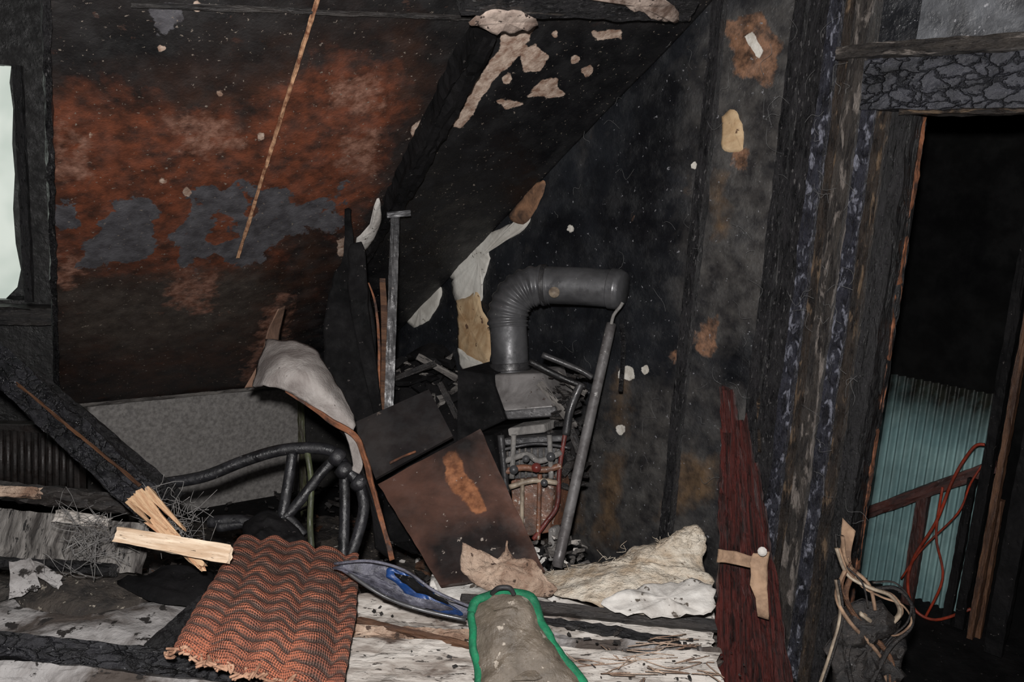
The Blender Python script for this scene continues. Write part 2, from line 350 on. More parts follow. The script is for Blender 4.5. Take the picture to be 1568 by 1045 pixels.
wp('peeled_paper_tan',[(1046,692),(1075,682),(1095,672),(1104,705),(1124,760),(1124,825),(1112,838),(1075,826),(1058,812),(1050,780),(1050,720)],M_papert,h=.009)
wp('peeled_paper_brown',[(1168,496),(1206,442),(1248,416),(1245,450),(1216,500),(1188,516)],M_papero,h=.01)
wp('peeled_paper_patch',[(922,728),(940,690),(965,665),(1000,650),(1012,680),(986,732),(965,748),(945,750)],M_paperw)
wp('peeled_paper_base',[(1052,800),(1075,815),(1120,845),(1110,852),(1058,846)],M_paperw,h=.012)
wp('peeled_paper_chip',[(1656,268),(1685,252),(1700,280),(1702,310),(1702,346),(1660,342)],M_papert)
plate('wall_over_door',[W(so,ZT),W(so+1.6,ZT),W(so+1.6,zo),W(so,zo)],.02,mk('sooty_gray_plaster',(44,45,48),(88,90,94),7,bump=.6,bs=40,rough=.45,rv=.25,spk=(50,.64,(140,140,144))),thick=.1,disp=.006)
casing=empty('trim_casing')
zt0=ZT-.01
def strip(nm,x0,x1,row,h,mat,z0=0.02,z1=None,seed=1):
    sa=sz(x0,row)[0]; sb=sz(x1,row)[0]; sm=(sa+sb)/2
    return plank(nm,W(sm,z0,h/2),W(sm,z1 or zt0,h/2),abs(sb-sa),h,mat,face=wn,rough=.005,seed=seed,parent=casing,seg=8)
M_st1=mk('scorched_board',(20,20,22),(46,45,47),7,bump=1,bs=40,rough=.36,rv=.24,stretch=(1.6,5,5),spk=(26,.62,(104,102,102)),bdist=.016)
M_st2=mk('blistered_paint_painted_glints',(28,28,33),(58,59,68),9,bump=1,bs=36,rough=.26,rv=.16,stretch=(2,4,4),streak=(12,.55,(132,134,146)),bdist=.018)  # blistered glossy paint; pale bluish streaks are highlights put into its colour
M_st3=mk('scorched_brown_board',(30,27,26),(62,54,48),7,bump=1,bs=36,rough=.38,rv=.26,stretch=(1.6,6,6),streak=(7,.56,(112,94,76)),bdist=.014)
M_st4=mk('pale_scorched_strip',(40,38,38),(76,71,67),7,bump=1,bs=40,rough=.38,rv=.22,stretch=(1.6,6,6),streak=(6,.53,(136,128,122)),bdist=.016)
strip('casing_1',1588,1612,600,.03,M_st1,seed=1)
strip('casing_2',1760,1788,600,.02,M_st1,seed=2)
strip('casing_3',1800,1850,600,.035,M_st1,seed=3)
strip('casing_4',1849,1878,600,.055,M_st2,seed=4)
strip('casing_5',1877,1912,600,.035,M_st3,seed=5)
strip('casing_6',1911,1948,600,.07,M_st4,seed=6)
strip('casing_7',1947,1978,600,.05,M_st2,seed=7,z1=zo+.16)
strip('casing_8',1977,2003,600,.035,M_st3,seed=8,z1=zo)
strip('casing_9',2002,2022,600,.015,M_char,seed=9,z1=zo)
door=empty('door_1')
plank('jamb',W(so+.005,0.01,-.045),W(so+.005,zo,-.045),.12,.03,M_char,face=we,parent=door,rough=.006)
plank('jamb_edge',W(so+.014,0.01,-.085),W(so+.014,zo,-.085),.014,.022,M_orangee,face=wn,parent=door,rough=.008)
plank('lintel',W(so-.13,zo+.065,.03),W(so+1.6,zo+.065,.03),.13,.07,M_charV,face=wn,parent=door,rough=.006)
plank('lintel_cap',W(so-.17,zo+.15,.05),W(so+1.6,zo+.15,.05),.035,.09,M_st4,face=wn,parent=door,rough=.006)
plank('lintel_lip',W(so-.0,zo+.0,.02),W(so+1.6,zo+.0,.02),.02,.05,M_st3,face=wn,parent=door,rough=.005)
# room beyond the doorway
H2=-1.15
def b2(px,py,h=H2): return ON(px,py,WL(h))
sL=sz(1900,900,H2)[0]
cs_v=[];cs_f=[]; sa=sz(1900,1000,H2)[0]; sb=sz(2290,1000,H2)[0]; z1_=sz(2100,870,H2)[1]; nx=190; ny=40
for j in range(ny+1):
    for i in range(nx+1):
        s=sa+(sb-sa)*i/nx; cs_v.append(W(s,z1_*j/ny,H2+.012*math.sin(i/nx*math.pi*2*20)))
for j in range(ny):
    for i in range(nx):
        a=j*(nx+1)+i; cs_f.append((a,a+1,a+nx+2,a+nx+1))
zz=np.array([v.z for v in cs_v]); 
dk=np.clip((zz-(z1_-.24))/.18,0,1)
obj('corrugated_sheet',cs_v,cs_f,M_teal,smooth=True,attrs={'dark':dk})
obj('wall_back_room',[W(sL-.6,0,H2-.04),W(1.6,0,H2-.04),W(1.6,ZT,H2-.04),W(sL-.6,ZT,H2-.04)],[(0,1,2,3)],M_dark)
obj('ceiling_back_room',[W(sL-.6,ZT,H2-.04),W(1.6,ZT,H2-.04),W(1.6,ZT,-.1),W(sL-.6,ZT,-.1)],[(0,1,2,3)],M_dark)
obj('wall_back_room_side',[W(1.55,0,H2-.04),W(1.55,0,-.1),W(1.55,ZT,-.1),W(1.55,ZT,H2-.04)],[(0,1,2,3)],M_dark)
fr=empty('timber_stud_frame')
for k,(x,wd,hh,mt) in enumerate(((2300,.035,-1.0,M_soft),(2332,.022,-.95,M_brownwood),(2395,.06,-.9,M_soft))):
    s=sz(x,900,hh)[0]; plank('stud_%d'%k,W(s,0.02,hh),W(s,ZT-.02 if k!=1 else 1.3,hh),wd,.04,mt,face=wn,parent=fr)
hh=-1.07
M_rbw=mk('red_brown_wood',(72,38,32),(44,28,26),8,stretch=(1,6,6))
plank('rail',b2(1960,1190,hh),b2(2290,1070,hh),.045,.04,M_rbw,face=wn,parent=fr)
plank('upright',b2(2122,1140,hh),b2(2075,1440,hh),.045,.03,M_rbw,face=wn,parent=fr)
plank('brace',b2(2235,1100,hh+.03),b2(2150,1560,hh+.03),.03,.03,M_soft,face=wn,parent=fr)
plank('brace_b',b2(2300,1150,hh+.05),b2(2230,1560,hh+.05),.02,.03,M_brownwood,face=wn,parent=fr)
tube('electric_cable',[b2(2262,1022,-1.0),b2(2235,1030,-1.0),b2(2190,1100,-1.0),b2(2150,1200,-1.0),b2(2100,1280,-1.0),b2(2085,1340,-1.0),b2(2100,1400,-1.0),b2(2150,1425,-1.0),b2(2230,1400,-1.0)],.006,M_cable,seg=8,parent=fr)
tube('electric_cable_b',[b2(2165,1120,-1.0),b2(2150,1230,-1.0),b2(2165,1330,-1.0),b2(2120,1430,-1.0),b2(2075,1530,-1.0)],.005,M_cable,seg=8,parent=fr)
tube('electric_cable_c',[b2(2270,1050,-1.0),b2(2230,1110,-1.0),b2(2200,1180,-1.0),b2(2120,1260,-1.0),b2(2070,1330,-1.0)],.004,M_cable,seg=8,parent=fr)
# left wall and window
lw=(A+Vector((.02,-.05,0)))
dirl=Vector((-1,-.25,0)).normalized(); nl=Vector((.25,-1,0)).normalized()
def LW(px,py,h=0): return ON(px,py,(nl,nl.dot(lw)+h))
sR=(LW(50,400)-lw).dot(dirl); zt=LW(20,150).z; zb=LW(20,690).z
def Lp(s,z,h=0): return lw+dirl*s+Vector((0,0,z-lw.z))+nl*h
wlm=mk('sooty_left_wall',(11,11,12),(27,26,26),9,bump=.8,bs=30,rough=.55)
obj('wall_left',[Lp(-.03,0),Lp(sR,0),Lp(sR,ZT),Lp(-.03,ZT),Lp(sR,zb),Lp(3,zb),Lp(3,0),Lp(sR,zt),Lp(3,zt),Lp(3,ZT)],[(0,1,2,3),(1,6,5,4),(7,8,9,2)],wlm)
win=empty('window_1')
mg=bpy.data.materials.new('daylit_milky_glass'); mg.use_nodes=True; nt=mg.node_tree; b=nt.nodes['Principled BSDF']
b.inputs['Base Color'].default_value=(.7,.75,.7,1)
tn=nt.nodes.new('ShaderNodeTexNoise'); tn.inputs['Scale'].default_value=5; rp=nt.nodes.new('ShaderNodeValToRGB'); rp.color_ramp.elements[0].position=.35; rp.color_ramp.elements[0].color=(.3,.38,.33,1); rp.color_ramp.elements[1].position=.6; rp.color_ramp.elements[1].color=(.56,.62,.56,1)
nt.links.new(tn.outputs[0],rp.inputs[0]); nt.links.new(rp.outputs[0],b.inputs['Emission Color']); b.inputs['Emission Strength'].default_value=.6
ol=[Lp(1.2,zt,-.04)]+[LW(x,y,-.04) for x,y in ((8,152),(26,150),(22,190),(30,250),(28,330),(34,400),(30,480),(36,560),(48,620),(40,660),(10,690))]+[Lp(1.2,zb,-.04)]
obj('pane',ol,[tuple(range(len(ol)))],mg,win)
obj('reveal',[Lp(sR,zb,0),Lp(sR,zt,0),Lp(sR,zt,-.12),Lp(sR,zb,-.12),Lp(3,zt,0),Lp(3,zt,-.12),Lp(3,zb,0),Lp(3,zb,-.12)],[(0,1,2,3),(1,4,5,2),(0,3,7,6),(2,5,7,3)],M_black,win)
plank('frame_side',Lp(sR-.01,zb,.02),Lp(sR-.01,zt,.02),.03,.03,M_char,face=nl,parent=win)
plank('sill',Lp(sR-.15,zb-.05,.04),Lp(2,zb-.05,.04),.07,.08,M_charp,face=nl,parent=win,rough=.008)
plank('trim_slope_edge',BL_+sn*.012,TL_+sn*.012,.016,.03,M_st1,face=sn,rough=.006)
obj('floor',[(-5,-3,0),(6,-3,0),(6,7,0),(-5,7,0)],[(0,1,2,3)],M_soft)
def S(px,py,h=0): return ON(px,py,(sn,SL[1]+h))
plank('trim_seam',S(748,-60,.012),S(546,592,.012),.009,.006,mk('seam_wood',(206,164,128),(120,76,54),30,rough=.8),face=sn,rough=.003)
plank('roof_rafter',S(1112,70,.03),S(905,470,.03),.074,.06,M_soft,face=sn,rough=.012,w1=.066)
plank('roof_rafter.001',S(905,465,.02),S(800,640,.02),.055,.04,M_soft,face=sn,rough=.014,splin=.06)
plank('ceiling_beam',S(300,10,.008),S(1080,42,.008),.008,.01,M_charp,face=sn,rough=.004)
hb=empty('plastered_header_beam')
plank('beam',S(1060,-10,.04),S(1585,12,.04),.075,.06,M_st1,face=sn,rough=.008,parent=hb)
plank('beam_edge',S(1060,20,.06),S(1585,42,.06),.009,.012,M_st4,face=sn,rough=.006,parent=hb)
M_pp=mk('scorched_plaster',(196,178,166),(96,78,68),12,bump=.6,rough=.9,spk=(26,.57,(54,44,40)))
pillow('plaster_flake_1',[S(1335,-5,.08),S(1400,-20,.08),S(1480,-15,.08),S(1545,10,.08),S(1560,45,.08),S(1520,50,.08),S(1470,30,.08),S(1400,5,.08)],sn,.002,M_pp,jag=.008,rings=5,parent=hb,n=6)
pillow('plaster_flake_2',[S(1078,55,.074),S(1130,28,.074),S(1190,30,.074),S(1235,50,.074),S(1205,72,.074),S(1140,74,.074)],sn,.001,M_pp,jag=.009,rings=5,parent=hb,n=6)
# ---------------- flue pipe
fp=empty('flue_pipe')
def rr(t,i): return 1+ (.055 if (i%4)<2 else -.03)
tube('vertical_section',[P(1172,860,2.95),P(1170,800,2.95),P(1167,745,2.95)],.066,M_metal,fp,seg=32)
el=crs([P(1167,752,2.95),P(1167,722,2.95),P(1182,684,2.945),P(1214,661,2.94),P(1258,655,2.93)],10)
tube('corrugated_elbow',el,.07,M_metal,fp,seg=32,smoothpath=False,rf=rr)
tube('horizontal_section',[P(1248,655,2.93),P(1330,658,2.895),P(1410,664,2.855)],.066,M_metal,fp,seg=32)
tube('end_collar',[P(1402,663,2.86),P(1418,665,2.85),P(1432,667,2.84)],.071,M_metal,fp,seg=32,rf=lambda t,i:1 if t<.6 else 1-.35*(t-.6))
tube('elbow_band',[P(1246,655,2.93),P(1256,655,2.926)],.073,M_metald,fp,seg=32)
tube('base_ring',[P(1171,835,2.95),P(1172,852,2.95)],.075,M_metald,fp,seg=32)
tube('rivet_cap',[P(1273,672,2.86),P(1273,672,2.845)],.019,M_cream,fp,seg=16,n=1)
tube('clamp_nub',[P(1254,632,2.93),P(1254,614,2.93)],.012,M_metal,fp,seg=12)
# ---------------- boiler
bo=empty('gas_boiler')
ax=(we*.75+Vector((1,0,0))*.35).normalized(); ay=Vector((-ax.y,ax.x,0))
at=P
def frust(nm,q,mat,th=.2):
    bk=[v+ay*th for v in q]; vs=list(q)+bk
    o=obj(nm,vs,[(0,3,2,1),(4,5,6,7),(0,1,5,4),(1,2,6,5),(2,3,7,6),(3,0,4,7)],mat,bo); md=o.modifiers.new('b','BEVEL'); md.width=.006; md.segments=2; return o
frust('draught_hood',[at(1128,862,2.86),at(1246,858,2.84),at(1272,936,2.76),at(1158,946,2.78)],mk('hood_metal',(124,121,120),(88,85,84),9,met=.1,rough=.5,bump=.15,spk=(50,.64,(60,50,46))),.16)
frust('hood_skirt',[at(1156,944,2.78),at(1274,934,2.76),at(1284,958,2.76),at(1164,966,2.78)],M_metald,.18)
frust('black_casing',[at(1050,850,2.82),at(1128,862,2.84),at(1160,966,2.8),at(1048,1020,2.8)],M_soft,.22)
frust('casing_side',[at(1054,1010,2.8),at(1130,1000,2.8),at(1150,1110,2.8),at(1060,1130,2.8)],M_soft,.2)
frust('burner_bar',[at(1165,985,2.78),at(1250,975,2.78),at(1252,995,2.78),at(1168,1004,2.78)],M_plast,.1)
frust('burner_bar_2',[at(1155,1008,2.76),at(1300,1000,2.74),at(1302,1016,2.74),at(1158,1026,2.76)],M_metald,.1)
frust('lower_cabinet',[at(1172,1105,2.8),at(1275,1095,2.78),at(1262,1225,2.78),at(1180,1240,2.8)],M_copper,.12)
frust('heat_exchanger',[at(1160,1035,2.82),at(1290,1025,2.8),at(1282,1095,2.8),at(1168,1105,2.82)],M_metald,.14)
for k in range(9):
    x=1165+k*14; tube('fin_%d'%k,[at(x,1030,2.78),at(x+1,1100,2.78)],.004,M_graybd,bo,seg=6)
for k,(pts,r,mt) in enumerate([([(1150,1000),(1160,1100),(1165,1180),(1170,1270)],.012,M_metald),([(1300,985),(1285,1080),(1280,1160),(1255,1200),(1225,1240)],.008,M_red),
 ([(1160,1085),(1200,1075),(1250,1080),(1290,1070)],.011,M_copper),([(1170,1120),(1225,1105),(1280,1110)],.009,M_cream),([(1240,1090),(1238,1150),(1236,1240)],.008,M_copper),([(1200,1100),(1198,1230)],.007,M_cream),
 ([(1160,1060),(1210,1045),(1240,1060),(1290,1040)],.01,M_plast),([(1150,1035),(1230,1020),(1310,1030)],.006,M_metald),([(1335,880),(1310,940),(1300,1000)],.014,M_metald),([(1245,815),(1330,850),(1360,868)],.01,M_metald),([(1215,830),(1290,868),(1345,890)],.01,M_black),([(1180,1000),(1176,1100)],.009,M_plast),([(1262,1000),(1266,1100)],.009,M_plast)]):
    tube('pipe_%d'%k,[at(x,y,2.72) for x,y in pts],r,mt,bo,seg=10)
for k,(x,y,r) in enumerate([(1180,1080,.015),(1232,1075,.016),(1208,1055,.012),(1265,1050,.015),(1250,1110,.012)]):
    tube('valve_%d'%k,[at(x,y,2.71),at(x,y,2.68)],r,M_red if k==1 else M_metal,bo,seg=12,n=1)
frust('foot_left',[at(1165,1235,2.75),at(1185,1232,2.75),at(1190,1300,2.72),at(1172,1302,2.72)],M_copper,.04)
frust('foot_right',[at(1258,1215,2.75),at(1275,1213,2.75),at(1275,1290,2.72),at(1258,1292,2.72)],M_plast,.04)
lp=empty('leaning_steel_pole')
tube('shaft',[P(1404,745,2.82),P(1350,985,2.72),P(1279,1305,2.55)],.0175,mk('pole_metal',(112,110,110),(80,76,76),12,met=.2,rough=.5,bump=.15,spk=(50,.64,(150,148,146))),lp,seg=16)
tube('hook_end',[P(1404,745,2.80),P(1410,724,2.79),P(1424,706,2.78),P(1430,696,2.78)],.006,M_plast,lp,seg=8)
tube('drain_pipe_on_wall',[P(1428,745,2.9),P(1432,800,2.88),P(1425,900,2.82)],.008,M_st1,seg=10,parent=wr)
plate('scorched_steel_panel',[P(868,1112,2.62),P(1102,986,2.66),P(1250,1310,2.36),P(1010,1345,2.3)],.012,M_rustp,thick=.012,rag=.004,
 spec={'orange':(14,[[(1020,1050),(1050,1036),(1072,1090),(1098,1118),(1120,1176),(1090,1180),(1045,1130),(1026,1100)]]),'dark':(40,[[(1000,1000),(1110,990),(1100,1040),(990,1050)],[(1150,1180),(1250,1310),(1010,1345),(980,1250)]],.8)})
plate('black_steel_panel',[P(812,972,2.8),P(985,895,2.85),P(1040,1002,2.72),P(862,1100,2.66)],.015,mk('black_enamel_panel',(30,28,29),(46,42,41),5,bump=.1,rough=.5,spk=(40,.68,(90,80,74))),thick=.012)
tube('broken_handle',[P(895,1065,2.66),P(925,1050,2.67),P(955,1038,2.68)],.004,M_orangee,parent=bo)
po=empty('steel_shelf_post')
plank('post',P(908,492,2.95),P(893,945,2.86),.032,.02,M_metald,parent=po,rough=.002)
plank('post_flange',P(888,494,2.93),P(942,490,2.95),.022,.03,M_metal,parent=po,rough=.003)
cb=empty('charred_wall_boards')
def bd(nm,rows,d,mat,th=.012,jit=.006): return sheet(nm,[[P(x,y,d) for x,y in r] for r in rows],mat,thick=th,jit=jit,parent=cb)
bd('board_a',[[(792,480),(800,478),(806,482)],[(790,580),(800,570),(815,578)],[(765,640),(800,650),(845,655)],[(745,760),(800,780),(862,770)],[(752,900),(810,920),(872,900)],[(800,985),(840,990),(885,970)]],2.9,M_soft)
bd('board_b',[[(845,650),(848,650)],[(860,700),(865,700)],[(868,800),(874,800)],[(866,950),(871,950)]],2.86,M_orangee,th=.008,jit=.002)
bd('board_c',[[(872,640),(885,640)],[(876,760),(892,760)],[(874,900),(890,900)],[(866,960),(884,960)]],2.9,M_brownwood,th=.008,jit=.002)
bd('board_d',[[(805,560),(830,555)],[(800,600),(838,590)],[(805,720),(850,730)],[(860,960),(880,960)]],2.84,M_soft)
pillow('peeled_plaster_flake',[S(820,590,.05),S(822,555,.05),S(850,520,.05),S(866,462,.05),S(874,480,.05),S(872,520,.05),S(850,565,.05)],sn,.01,M_plasterw,jag=.006,rings=5,parent=ceil)
cf=empty('curled_felt_sheet')
sheet('felt',[[P(582,890,2.55),P(594,840,2.64),P(612,784,2.74)],[P(612,886,2.46),P(635,832,2.5),P(668,784,2.68)],[P(655,900,2.44),P(684,850,2.44),P(714,800,2.62)],[P(712,928,2.44),P(732,880,2.43),P(748,840,2.58)],[P(765,965,2.45),P(774,930,2.45),P(778,896,2.55)],[P(808,992,2.46),P(812,980,2.46),P(814,958,2.5)]],M_fabric,parent=cf,thick=.01,jit=.007)
sheet('felt_edge',[[P(655,900,2.43),P(656,904,2.43)],[P(712,930,2.43),P(710,937,2.43)],[P(765,965,2.44),P(760,974,2.45)],[P(815,995,2.45),P(806,1003,2.45)],[P(838,1040,2.44),P(829,1045,2.45)],[P(860,1120,2.42),P(851,1122,2.43)],[P(882,1200,2.4),P(873,1205,2.4)],[P(908,1285,2.36),P(897,1290,2.36)]],M_orangee,parent=cf,thick=.008,jit=.004)
sheet('felt_inner',[[P(806,985,2.49),P(790,985,2.5)],[P(832,1060,2.47),P(812,1065,2.48)],[P(826,1090,2.47),P(800,1075,2.48)]],M_fabric,parent=cf,thick=.006)
sheet('felt_tail',[[P(806,985,2.49),P(780,990,2.52)],[P(830,1040,2.48),P(800,1020,2.52)],[P(835,1085,2.47),P(815,1080,2.5)],[P(870,1190,2.46),P(850,1150,2.48)],[P(900,1290,2.4),P(862,1260,2.45)]],M_soft,parent=cf,thick=.006)
sheet('hanging_paper',[[P(640,710,3.0),P(655,702,3.05)],[P(612,770,3.0),P(642,760,3.05)],[P(598,830,2.95),P(628,835,3.0)],[P(560,893,2.9),P(600,887,2.95)]],mk('scorched_paper',(134,104,86),(92,70,58),12,bump=.4,rough=.9),parent=cf)
tf=empty('charred_chair_frame')
M_tube=mk('charred_steel_tube',(20,20,22),(40,40,43),12,rough=.4,rv=.2,bump=.4,spk=(60,.66,(100,98,100)))
for k,(pts,r) in enumerate([([(378,1112),(470,1095),(560,1060),(640,1036),(710,1030),(765,1038),(792,1070),(830,1118)],.018),([(672,1040),(662,1110),(648,1190)],.016),([(790,1075),(792,1160),(788,1290)],.016),([(825,1110),(836,1165),(822,1230),(800,1290)],.017),
 ([(500,1212),(580,1200),(650,1190),(690,1150),(740,1085),(780,1045)],.016),([(705,1035),(715,1110),(712,1200),(716,1260)],.009),([(480,1200),(560,1198),(610,1225)],.018),([(620,1195),(660,1190),(700,1230)],.014)]):
    tube('tube_%d'%k,[P(x,y,2.5-.0003*(y-1050)) for x,y in pts],r,M_tube if k!=5 else mk('green_painted_tube',(74,80,52),(44,46,36),9,bump=.3),tf,seg=14)
for k,(x,y) in enumerate([(775,1050),(825,1110),(650,1185),(790,1080)]):
    tube('joint_%d'%k,[P(x-12,y-8,2.48),P(x+12,y+10,2.48)],.026,M_tube,tf,seg=12,rf=lambda t,i:.8+.3*math.sin(math.pi*t))
pillow('burnt_pad',[P(560,1200,2.42),P(600,1175,2.45),P(650,1185,2.45),P(700,1230,2.4),P(690,1262,2.38),P(600,1262,2.36),P(560,1235,2.38)],(0,-.8,.6),.03,M_soft,jag=.015,lump=.035,ls=18,parent=tf)
# debris heap
dh=empty('debris_heap')
def hz(x,y):
    base=.35-.28*max(0,min(1,(y-2.25)/.7))
    if x>.75: base-= .3*min(1,(x-.75)/.3)
    base=max(base,.04)
    return base+.04*noise.fractal(Vector((x*3,y*3,0)),.8,2,5)
hv=[];hf=[];nx,ny=210,190
kn=(BR_-BL_).cross(Z).normalized(); kn=kn if kn.dot(CAM-BL_)>0 else -kn
for j in range(ny+1):
    for i in range(nx+1):
        x=-2.0+3.1*i/nx; y=1.1+3.0*j/ny; hv.append(Vector((x,y,max(.003,hz(x,y)))))
for j in range(ny):
    for i in range(nx):
        a=j*(nx+1)+i; q=hv[a]
        if q.x+q.y<K-.05 and (q-BL_).dot(kn)>.05 and (q-lw).dot(nl)>.05: hf.append((a,a+1,a+nx+2,a+nx+1))
hs={'white':(40,[[(0,1350),(430,1390),(360,1460),(0,1450)],[(820,1330),(1650,1320),(1640,1568),(800,1568)],[(40,1530),(400,1530),(400,1568),(40,1568)]],.85)}
obj('heap_surface',hv,hf,M_ash,smooth=True,attrs=masks([tuple(v) for v in hv],hs),parent=dh)
rv=[];rf_=[]
def chip(c,s,rnd):
    b=len(rv); sx,sy,sz_=s*rnd.uniform(.5,1.8),s*rnd.uniform(.3,.8),s*rnd.uniform(.1,.4)
    M3=Matrix.Rotation(rnd.uniform(0,6.3),3,'Z')@Matrix.Rotation(rnd.uniform(-.6,.6),3,'X')@Matrix.Rotation(rnd.uniform(-.6,.6),3,'Y')
    for k in(-1,1):
        for a,b_ in((-1,-1),(1,-1),(1,1),(-1,1)): rv.append(Vector(c)+M3@Vector((a*sx*rnd.uniform(.4,1.1),b_*sy*rnd.uniform(.4,1.1),k*sz_*rnd.uniform(.5,1.3))))
    for t in[(3,2,1,0),(4,5,6,7),(0,1,5,4),(1,2,6,5),(2,3,7,6),(3,0,4,7)]: rf_.append(tuple(b+x for x in t))
def scatter(name,mat,n,xr,yr,smin,smax,seed,zup=0,par=None,zf=None):
    rv.clear(); rf_.clear(); rnd=random.Random(seed)
    for _ in range(n):
        x=rnd.uniform(*xr);y=rnd.uniform(*yr)
        if x+y>K-.12: continue
        q=Vector((x,y,0))
        if (q-BL_).dot(kn)<.12: continue
        z=max(.01,hz(x,y)) if zf is None else zf; sc=1 if y>2.4 else .5
        chip((x,y,z+rnd.uniform(0,zup)),rnd.uniform(smin,smax)*sc,rnd)
    return obj(name,rv,rf_,mat,par or dh)
scatter('charcoal_rubble',M_charp,1000,(-1.7,.9),(1.6,3.9),.008,.032,1,.02)
scatter('plaster_rubble',M_plasterw,300,(-1.2,.9),(1.7,3.2),.005,.018,2,.02)
scatter('brown_wood_rubble',M_brownwood,220,(-1.3,.9),(1.7,3.6),.008,.026,3,.03)
def spill(name,mat,n,x0,x1,y0,y1,d0,d1,seed,smin=.012,smax=.04):
    rv.clear(); rf_.clear(); rnd=random.Random(seed)
    for _ in range(n):
        chip(P(rnd.uniform(x0,x1),rnd.uniform(y0,y1),rnd.uniform(d0,d1)),rnd.uniform(smin,smax),rnd)
    return obj(name,rv,rf_,mat,dh)
pillow('collapsed_plasterboard_heap',[P(900,880,3.25),P(960,800,3.3),P(1040,820,3.25),P(1060,1020,2.95),P(1040,1250,2.75),P(900,1250,2.8),P(880,1050,3.0)],(-.2,-.9,.4),.05,M_soft,jag=.02,lump=.05,ls=9,parent=dh)
spill('collapsed_laths_gray',M_graybd,40,900,1060,830,960,3.1,3.2,5,.012,.04)
spill('collapsed_laths_black',M_soft,70,900,1060,820,1000,3.05,3.2,6,.012,.05)
spill('boiler_debris_gray',M_graybd,60,1130,1340,1240,1320,2.55,2.7,8,.006,.022)
spill('boiler_debris_pale',M_plasterw,16,1150,1330,1230,1320,2.55,2.7,9,.006,.018)
spill('boiler_debris_black',M_charp,80,1260,1345,850,1120,2.75,2.85,10,.008,.026)
for k,(a,b) in enumerate([((905,870),(1000,835)),((960,820),(1050,870)),((1010,880),(1050,960)),((1280,860),(1345,905)),((1290,920),(1330,1040)),((1240,880),(1320,980))]):
    plank('fallen_lath_%d'%k,P(*a,3.05 if k<3 else 2.8),P(*b,3.0 if k<3 else 2.75),.022,.012,M_graybd if k%2 else M_charp,parent=dh,splin=.01,seed=k)
# ---------------- charred beams left
bl_=empty('broken_charred_beam')
plank('beam_front',P(-80,765,2.5),P(345,1160,2.15),.095,.07,M_charC,parent=bl_,rough=.008,w1=.085)
plank('beam_back',P(60,870,2.55),P(385,1150,2.3),.08,.07,M_char,parent=bl_,rough=.01)
plank('split_edge',P(-60,800,2.44),P(320,1115,2.12),.007,.01,M_brownwood,parent=bl_,rough=.004)
for k,(a,b,w0,w1) in enumerate([((308,1146),(390,1222),.022,.008),((322,1136),(404,1228),.022,.010),((338,1128),(418,1212),.02,.006),((300,1158),(345,1202),.016,.006)]):
    plank('splinter_%d'%k,P(*a,2.12),P(*b,2.06),w0,.03,M_fresh,parent=bl_,w1=w1,splin=.03,rough=.003,seed=k)
plank('splinter_long',P(350,1195,2.08),P(468,1305,2.02),.034,.02,M_fresh,parent=bl_,w1=.018,splin=.03,rough=.004)
plank('splinter_top',P(-20,850,2.42),P(60,905,2.36),.03,.02,M_fresh,parent=bl_,w1=.012,splin=.02)
plank('broken_lath',P(268,1228,2.0),P(530,1275,1.98),.036,.016,mk('pale_lath',(236,216,192),(196,168,140),7,bump=.4,stretch=(1,10,10),rough=.7,spk=(30,.64,(90,74,60))),rough=.003,splin=.015,w1=.044,parent=bl_)
pb=empty('fallen_wall_boards')
plank('board_top',P(-60,1120,2.4),P(300,1160,2.35),.05,.03,M_charp,parent=pb,rough=.012,splin=.03)
plank('pale_tip',P(-40,1128,2.34),P(92,1133,2.34),.03,.02,M_wool2,parent=pb,rough=.006,splin=.02)
plank('board_face',P(-80,1215,2.35),P(330,1262,2.25),.13,.03,mk('stained_pale_board',(132,128,124),(52,48,46),9,bump=.6,bs=30,rough=.8,stretch=(4,1,1),spk=(26,.58,(30,28,28))),parent=pb,rough=.008,splin=.02)
plank('board_fragment',P(130,1185,2.28),P(250,1205,2.26),.035,.02,M_whitebd,parent=pb,rough=.008,splin=.03)
plank('board_dark_gap',P(-60,1290,2.3),P(260,1310,2.2),.03,.03,M_char,parent=pb,rough=.01)
plank('pale_fragment',P(48,1290,2.15),P(58,1365,2.1),.05,.012,M_ashbd,parent=pb,w1=.07,rough=.006,splin=.02)
plank('pale_fragment_b',P(70,1300,2.16),P(140,1340,2.12),.03,.012,M_ashbd,parent=pb,rough=.006,splin=.02)
def gp(x,y,z=.43): return G(x,y,z)
ap=pb
pillow('ash_covered_panel',[gp(-60,1390,.45),gp(120,1375,.45),gp(280,1380,.45),gp(440,1395,.45),gp(410,1440,.45),gp(330,1500,.45),gp(150,1490,.45),gp(-60,1480,.45)],Z,.012,M_ashbd,jag=.01,lump=.008,rings=14,base=.03,n=6,parent=ap)
pillow('ash_pile',[gp(30,1370,.47),gp(130,1300,.47),gp(250,1290,.47),gp(350,1340,.47),gp(270,1395,.47),gp(120,1400,.47)],Z,.02,M_ash,jag=.015,lump=.02,ls=16,rings=14,base=.05,parent=ap,fine=.004)
pillow('burnt_black_cloth',[gp(270,1335,.5),gp(370,1305,.5),gp(490,1310,.5),gp(470,1370,.48),gp(380,1385,.48)],Z,.015,M_soft,jag=.01,lump=.015,parent=ap)
plank('charred_front_board',gp(-80,1476,.48),gp(560,1545,.47),.055,.04,M_charC,face=(0,-.7,.7),rough=.008,parent=ap)
plank('pale_front_board',gp(-80,1550,.44),gp(620,1585,.43),.06,.03,M_ashbd,face=(0,-.7,.7),rough=.008,parent=ap)
plank('charred_prop',gp(350,1500,.47),gp(480,1380,.5),.05,.03,M_char,rough=.008,parent=ap)
rnd=random.Random(4); ln=[]
